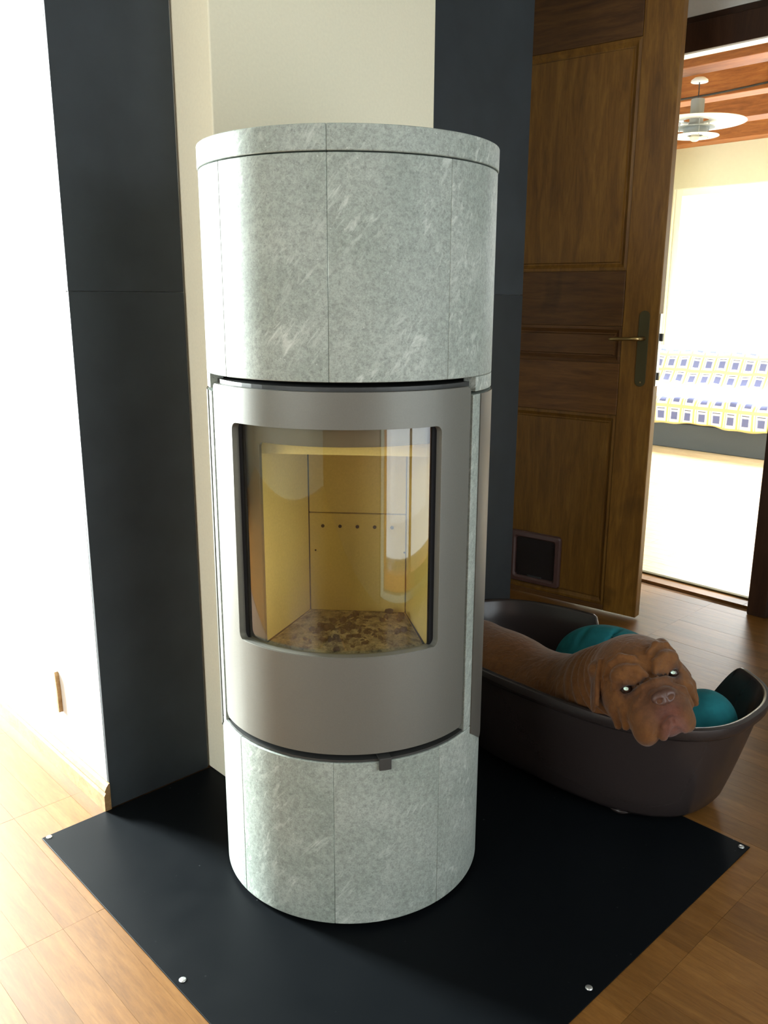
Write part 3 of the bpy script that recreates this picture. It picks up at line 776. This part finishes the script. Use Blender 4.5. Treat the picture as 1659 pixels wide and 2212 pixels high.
def surface(name, ops, lo, hi, cell, mat, parent, post=None):
    lo, hi = np.array(lo), np.array(hi); n = np.ceil((hi-lo)/cell).astype(int)+1
    ax = [lo[i]+cell*np.arange(n[i]) for i in range(3)]
    D = np.full(n, .3, np.float32)
    for op, p, k in ops:
        b0, b1 = prim_box(p, k+.02)
        i0 = np.clip(np.floor((b0-lo)/cell).astype(int), 0, n); i1 = np.clip(np.ceil((b1-lo)/cell).astype(int)+1, 0, n)
        if (i1 <= i0).any(): continue
        G = np.stack(np.meshgrid(*[ax[i][i0[i]:i1[i]] for i in range(3)], indexing='ij'), -1)
        sl = tuple(slice(i0[i], i1[i]) for i in range(3))
        D[sl] = combine(D[sl], prim_d(p, G), op, k)
    S = D < 0
    c = [S[i:n[0]-1+i, j:n[1]-1+j, k:n[2]-1+k] for i in (0, 1) for j in (0, 1) for k in (0, 1)]
    sm = sum(x.astype(np.int8) for x in c); act = (sm > 0) & (sm < 8)
    ids = np.full(act.shape, -1, np.int64); I = np.argwhere(act); ids[act] = np.arange(len(I))
    acc = np.zeros((len(I), 3)); cnt = np.zeros(len(I))
    cor = [(i, j, k) for i in (0, 1) for j in (0, 1) for k in (0, 1)]
    for a in cor:
        for x in range(3):
            if a[x]: continue
            b = list(a); b[x] = 1
            da = D[I[:, 0]+a[0], I[:, 1]+a[1], I[:, 2]+a[2]]; db = D[I[:, 0]+b[0], I[:, 1]+b[1], I[:, 2]+b[2]]
            mk = (da < 0) != (db < 0); t = np.where(mk, da/np.where(mk, da-db, 1), 0)
            pos = np.array(a, float)+np.eye(3)[x]*t[:, None]
            acc[mk] += pos[mk]; cnt[mk] += 1
    V = lo+cell*(I+acc/cnt[:, None])
    F = []
    for x in range(3):
        y, z = (x+1) % 3, (x+2) % 3
        sl0 = [slice(None)]*3; sl1 = [slice(None)]*3; sl0[x] = slice(0, -1); sl1[x] = slice(1, None)
        E_ = S[tuple(sl0)] != S[tuple(sl1)]
        J = np.argwhere(E_); J = J[(J[:, y] > 0) & (J[:, z] > 0) & (J[:, y] < n[y]-1) & (J[:, z] < n[z]-1)]
        ey, ez = np.eye(3, dtype=int)[y], np.eye(3, dtype=int)[z]
        q = [ids[tuple((J-oy*ey-oz*ez).T)] for oy, oz in ((1, 1), (0, 1), (0, 0), (1, 0))]
        ins = S[tuple(J.T)]
        F.append(np.where(ins[:, None], np.stack(q, 1), np.stack(q[::-1], 1)))
    F = np.concatenate(F)
    for _ in range(2):                                   # pull the vertices onto the field
        e = .0012
        d = field(ops, V); g = np.stack([field(ops, V+np.eye(3)[i]*e)-field(ops, V-np.eye(3)[i]*e) for i in range(3)], -1)/(2*e)
        gl = np.maximum((g**2).sum(-1), .15)
        V = V-np.clip(d/gl, -.004, .004)[:, None]*g
    me = bpy.data.meshes.new(name)
    base = np.array(parent.location) if parent is not None else np.zeros(3)
    me.from_pydata((V-base).tolist(), [], F.tolist()); me.update()
    me.polygons.foreach_set('use_smooth', [True]*len(me.polygons))
    me.materials.append(mat)
    if post is not None:
        colr = post(V).astype(np.float32); at = me.color_attributes.new('coat', 'FLOAT_COLOR', 'POINT')
        at.data.foreach_set('color', np.concatenate([colr, np.ones((len(V), 1), np.float32)], 1).ravel())
    o = bpy.data.objects.new(name, me); COL.objects.link(o)
    if parent is not None: o.parent = parent
    return o

# ------------------------------------------------------------------ cushions in the bed
def bedw(a, b, z): v = BA*a+BB*b; return (v.x, v.y, z)
Rbed = np.array([[.655, .756, 0], [-.756, .655, 0], [0, 0, 1]])      # columns a, b, z
cu = [('u', ell(bedw(.132, .792, .175), (.185, .092, .137), Rbed), .02)]
for k, (da, r) in enumerate(((-.12, .012), (-.05, .010), (.03, .013), (.10, .009))):
    cu.append(('s', capn(bedw(.10+da, .80, .318-da*da*3), bedw(.10+da*1.2, .675, .235), .003, r), .012))
c1 = surface('cushion', cu, (.33, .15, .02), (.95, .85, .36), .007, M['teal'], None)
put(c1, 'puffy teal cushion arched behind the back of the dog', 'cushion', 'teal cushions in the dog bed')
cu = [('u', capn(bedw(.370, .615, .190), bedw(.438, .655, .222), .074, .070), .02), ('u', ell(bedw(.34, .70, .205), (.07, .06, .064)), .02)]
for k, zz in enumerate((.215, .180, .15)):
    cu.append(('s', capn(bedw(.36, .52, zz+.03), bedw(.47, .575, zz+.03), .004, .006), .02))
c2 = surface('cushion', cu, (.50, -.10, .02), (.92, .28, .34), .006, M['teal'], None)
put(c2, 'rolled teal cushion end at the right of the dog head', 'cushion', 'teal cushions in the dog bed')

# ------------------------------------------------------------------ the dog
HC = np.array([.589, -.026, .381])
HS = .93
cpos = np.array([0, -1.60263, 1.13166]); right = np.array([.99923, -.03896, .00416])
toc = (cpos-HC)/np.linalg.norm(cpos-HC)
hf = math.cos(R(14))*toc+math.sin(R(14))*right; hf /= np.linalg.norm(hf)
hr = right-(right@hf)*hf; hr /= np.linalg.norm(hr); hu = np.cross(hf, hr)
ro = R(18.6); hr, hu = math.cos(ro)*hr+math.sin(ro)*hu, -math.sin(ro)*hr+math.cos(ro)*hu
HM = np.stack([hr, hu, hf], 1)                                        # columns: right, up, forward
def H(x, y, z): return HC+HM@(np.array([x, y, z])*HS/1000.0)
def he(x, y, z, rx, ry, rz, rot=None): return ell(H(x, y, z), (rx*HS/1000, ry*HS/1000, rz*HS/1000), HM if rot is None else HM@rot)
def rotz(a): c, s_ = math.cos(R(a)), math.sin(R(a)); return np.array([[c, -s_, 0], [s_, c, 0], [0, 0, 1]])
ops = []
def U(p, k): ops.append(('u', p, k/1000))
def Sx(p, k): ops.append(('s', p, k/1000))
def chain(pts, r, k, op=U):
    rr_ = r if isinstance(r, (list, tuple)) else [r]*len(pts)
    for (a, b, ra, rb) in zip(pts, pts[1:], rr_, rr_[1:]): op(capn(H(*a), H(*b), ra*HS/1000, rb*HS/1000), k*.8)
rump, mid_, sho, nek = (np.array(bedw(*t)) for t in ((-.185, .605, .165), (-.06, .585, .155), (.10, .570, .160), (.250, .540, .262)))
U(capn(rump, mid_, .124, .122), 30); U(capn(mid_, sho, .122, .116), 60); U(capn(sho, nek, .112, .094), 60)
U(capn(bedw(-.22, .66, .10), bedw(-.17, .76, .06), .030, .014), 20)
U(capn(bedw(-.12, .64, .10), bedw(-.05, .72, .07), .060, .036), 30); U(capn(bedw(-.05, .72, .07), bedw(.02, .66, .065), .034, .028), 20)
U(capn(bedw(.12, .56, .12), bedw(.23, .55, .08), .055, .038), 30); U(capn(bedw(.23, .55, .08), bedw(.32, .55, .07), .034, .028), 20)
U(capn(nek, H(-4, 14, -52), .094, .084, .005, .032), 40)
U(he(0, 22, -15, 84, 68, 90), 22)
for sg in (-1, 1):
    U(he(sg*58, -28, 5, 40, 54, 58), 24)
U(he(-4, -46, 58, 58, 40, 55), 20)
for sg in (-1, 1):
    fx = 41 if sg < 0 else 29
    U(he(sg*fx, -72, 64 if sg < 0 else 70, 33 if sg < 0 else 28, 45, 40), 16); U(he(sg*(fx+9), -99, 60, 22 if sg < 0 else 20, 26, 29), 12)
U(he(0, -96, 74, 30, 24, 28), 10)
chain([(-24, -112, 90), (-14, -94, 103), (0, -86, 106), (14, -94, 103), (24, -112, 90)], 9, 6)
U(he(0, -36, 104, 29, 21, 20), 12)
for sg in (-1, 1):
    U(he(sg*42, 30, 58, 34, 22, 24), 14)
    U(he(sg*23, 17, 74, 17, 13, 13), 6)
    chain([(sg*76, 8, 46), (sg*64, 32, 62), (sg*42, 40, 75), (sg*22, 33, 82), (sg*10, 14, 86)], [5, 8, 9, 8, 6], 4)
    chain([(sg*82, 34, 24), (sg*64, 57, 46), (sg*40, 65, 58), (sg*16, 55, 70)], [4, 6, 7, 5], 8)
    chain([(sg*28, -18, 92), (sg*50, -38, 84), (sg*60, -74, 66)], [6, 9, 7], 3.5)
    chain([(sg*52, -16, 66), (sg*72, -40, 52), (sg*78, -76, 38)], [6, 10, 8], 6)
    chain([(sg*72, -6, 44), (sg*88, -38, 26), (sg*88, -72, 14)], [6, 9, 8], 8)
chain([(-46, -13, 70), (-24, -8, 88), (0, -6, 95), (24, -8, 88), (46, -13, 70)], [6, 9, 11, 9, 6], 3)
chain([(0, 84, 46), (0, 50, 82), (0, 14, 98)], [4, 6, 7], 7, Sx)
for sg in (-1, 1):
    Sx(capn(H(sg*53, 0, 80), H(sg*53, 0, 62), .012, .012), 5)
    chain([(sg*38, -10, 70), (sg*53, -16, 66), (sg*68, -9, 52)], 5, 4)
    chain([(sg*36, 7, 74), (sg*53, 12, 70), (sg*70, 5, 52)], 6, 4)
chain([(0, -52, 124), (0, -70, 116), (0, -90, 112)], [3, 4, 3], 5, Sx)
for sg in (-1, 1):
    chain([(sg*15, -88, 116), (sg*26, -110, 108), (sg*29, -138, 92)], [4, 7, 9], 6, Sx)
    # ears: thick hanging flaps
    ez = -16 if sg < 0 else -46
    U(he(sg*84, 50, ez-10, 16, 20, 22), 14)
    U(he(sg*(100 if sg < 0 else 92), 16, ez, 8, 54, 27, rotz(sg*26)), 5)
    chain([(sg*72, 68, ez+20), (sg*94, 32, ez+26), (sg*113, -16, ez+22)] if sg < 0 else [(66, 60, ez+16), (84, 30, ez+22), (98, -10, ez+18)], [6, 6, 5], 3)
def coat(V):
    q = (V-HC)@HM*1000/HS
    c = np.tile(np.array([.130, .049, .0095]), (len(V), 1))
    def mixin(w, col):
        nonlocal c
        w = np.clip(w, 0, 1)[:, None]; c = c*(1-w)+np.array(col)*w
    dist = lambda x, y, z, r: 1-np.sqrt(((q-np.array([x, y, z]))**2).sum(-1))/r
    mixin(.9*dist(0, -50, 95, 75)*1.6, (.075, .028, .012))
    mixin(dist(0, -72, 112, 34)*1.4, (.125, .042, .026))
    mixin(dist(0, -106, 100, 36)*2, (.130, .048, .032))
    for sg in (-1, 1): mixin(dist(sg*53, -2, 66, 26)*1.6, (.050, .020, .010))
    for sg in (-1, 1): mixin(dist(sg*106, 10, -24, 46)*1.5, (.075, .025, .008))
    return c
tf = NT('dog_coat'); at_ = tf.n('ShaderNodeAttribute'); at_.attribute_name = 'coat'
vf = tf.coord(rnd=False)
cf = tf.mix(.5, at_.outputs['Color'], tf.ramp(tf.noise(vf, 55, 5, .7), [(.3, (.42, .40, .36)), (.7, (1.4, 1.4, 1.35))]), 'MULTIPLY')
b1 = tf.n('ShaderNodeBump'); b1.inputs['Strength'].default_value = .55; b1.inputs['Distance'].default_value = .006
tf.l(tf.noise(vf, 34, 3, .5, 1.6), b1.inputs['Height'])
b2 = tf.n('ShaderNodeBump'); b2.inputs['Strength'].default_value = .3; b2.inputs['Distance'].default_value = .0012
tf.l(tf.noise(vf, 420, 3, .7), b2.inputs['Height']); tf.l(b1.outputs[0], b2.inputs['Normal']); tf.l(b2.outputs[0], tf.p.inputs['Normal'])
M['coat'] = tf.set(Base_Color=cf, Roughness=.75, Specular_IOR_Level=.25, Sheen_Weight=.15)
dog = empty('dog', (.44, .42, .03), 0, 'reddish brown wrinkled mastiff lying in the plastic bed with chin on its rim', 'dog')
surface('body', ops, (.20, -.20, .0), (.80, .74, .50), .0045, M['coat'], dog, coat)
dloc_ = np.array(dog.location)
def headpart(name, bm, mat, parent=dog):
    """bm in head millimetres"""
    for v in bm.verts:
        w = H(*v.co)-dloc_; v.co = Vector(w)
    return finish(name, bm, mat, parent, True)
M['nose'] = plain('nose_leather', (.075, .034, .023), .42, 0, .5, .15, .2, 300)
M['eye'] = plain('eye_dark', (.025, .012, .008), .08, 0, .5)
M['tapetum'] = plain('eye_shine_layer', (.72, 1.0, .86), .33, 1.0)
bm = bmesh.new(); bmesh.ops.create_uvsphere(bm, u_segments=32, v_segments=20, radius=1)
for v in bm.verts:
    x, y, z = v.co
    X, Y, Z = x*26, y*16, z*12
    X *= 1+.12*y
    if z > 0:
        for sg in (-1, 1):
            d = math.hypot((X-sg*12.5)/6.5, (Y+4)/5.0)
            Z -= 9*math.exp(-d*d)
        Z -= 3*math.exp(-(X/3.0)**2)
    v.co = (X, Y-36, Z+116)
headpart('nose', bm, M['nose'])
for sg in (-1, 1):
    bm = bmesh.new(); bmesh.ops.create_uvsphere(bm, u_segments=20, v_segments=14, radius=12)
    for v in bm.verts: v.co += Vector((sg*53, -1, 57))
    eye = headpart('eye', bm, M['eye'])
    # the reflecting layer seen through the pupil, turned to the camera lamp
    pc = H(sg*53, -1, 57); lamp_p = np.array([0.0, -1.589, 1.148]); w = (lamp_p-pc)/np.linalg.norm(lamp_p-pc)
    a_ = np.cross(w, [0, 0, 1]); a_ /= np.linalg.norm(a_); b_ = np.cross(w, a_)
    bm = bmesh.new(); rings = []
    for rad, dz in ((.0042, .0106), (.0040, .0118), (.0002, .0121)):
        rings.append([tuple(pc+w*dz+(a_*math.cos(2*PI*k/20)*1.15+b_*math.sin(2*PI*k/20)*.85)*rad-dloc_) for k in range(20)])
    bm_loft(bm, rings)
    finish('pupil', bm, M['tapetum'], eye, False)
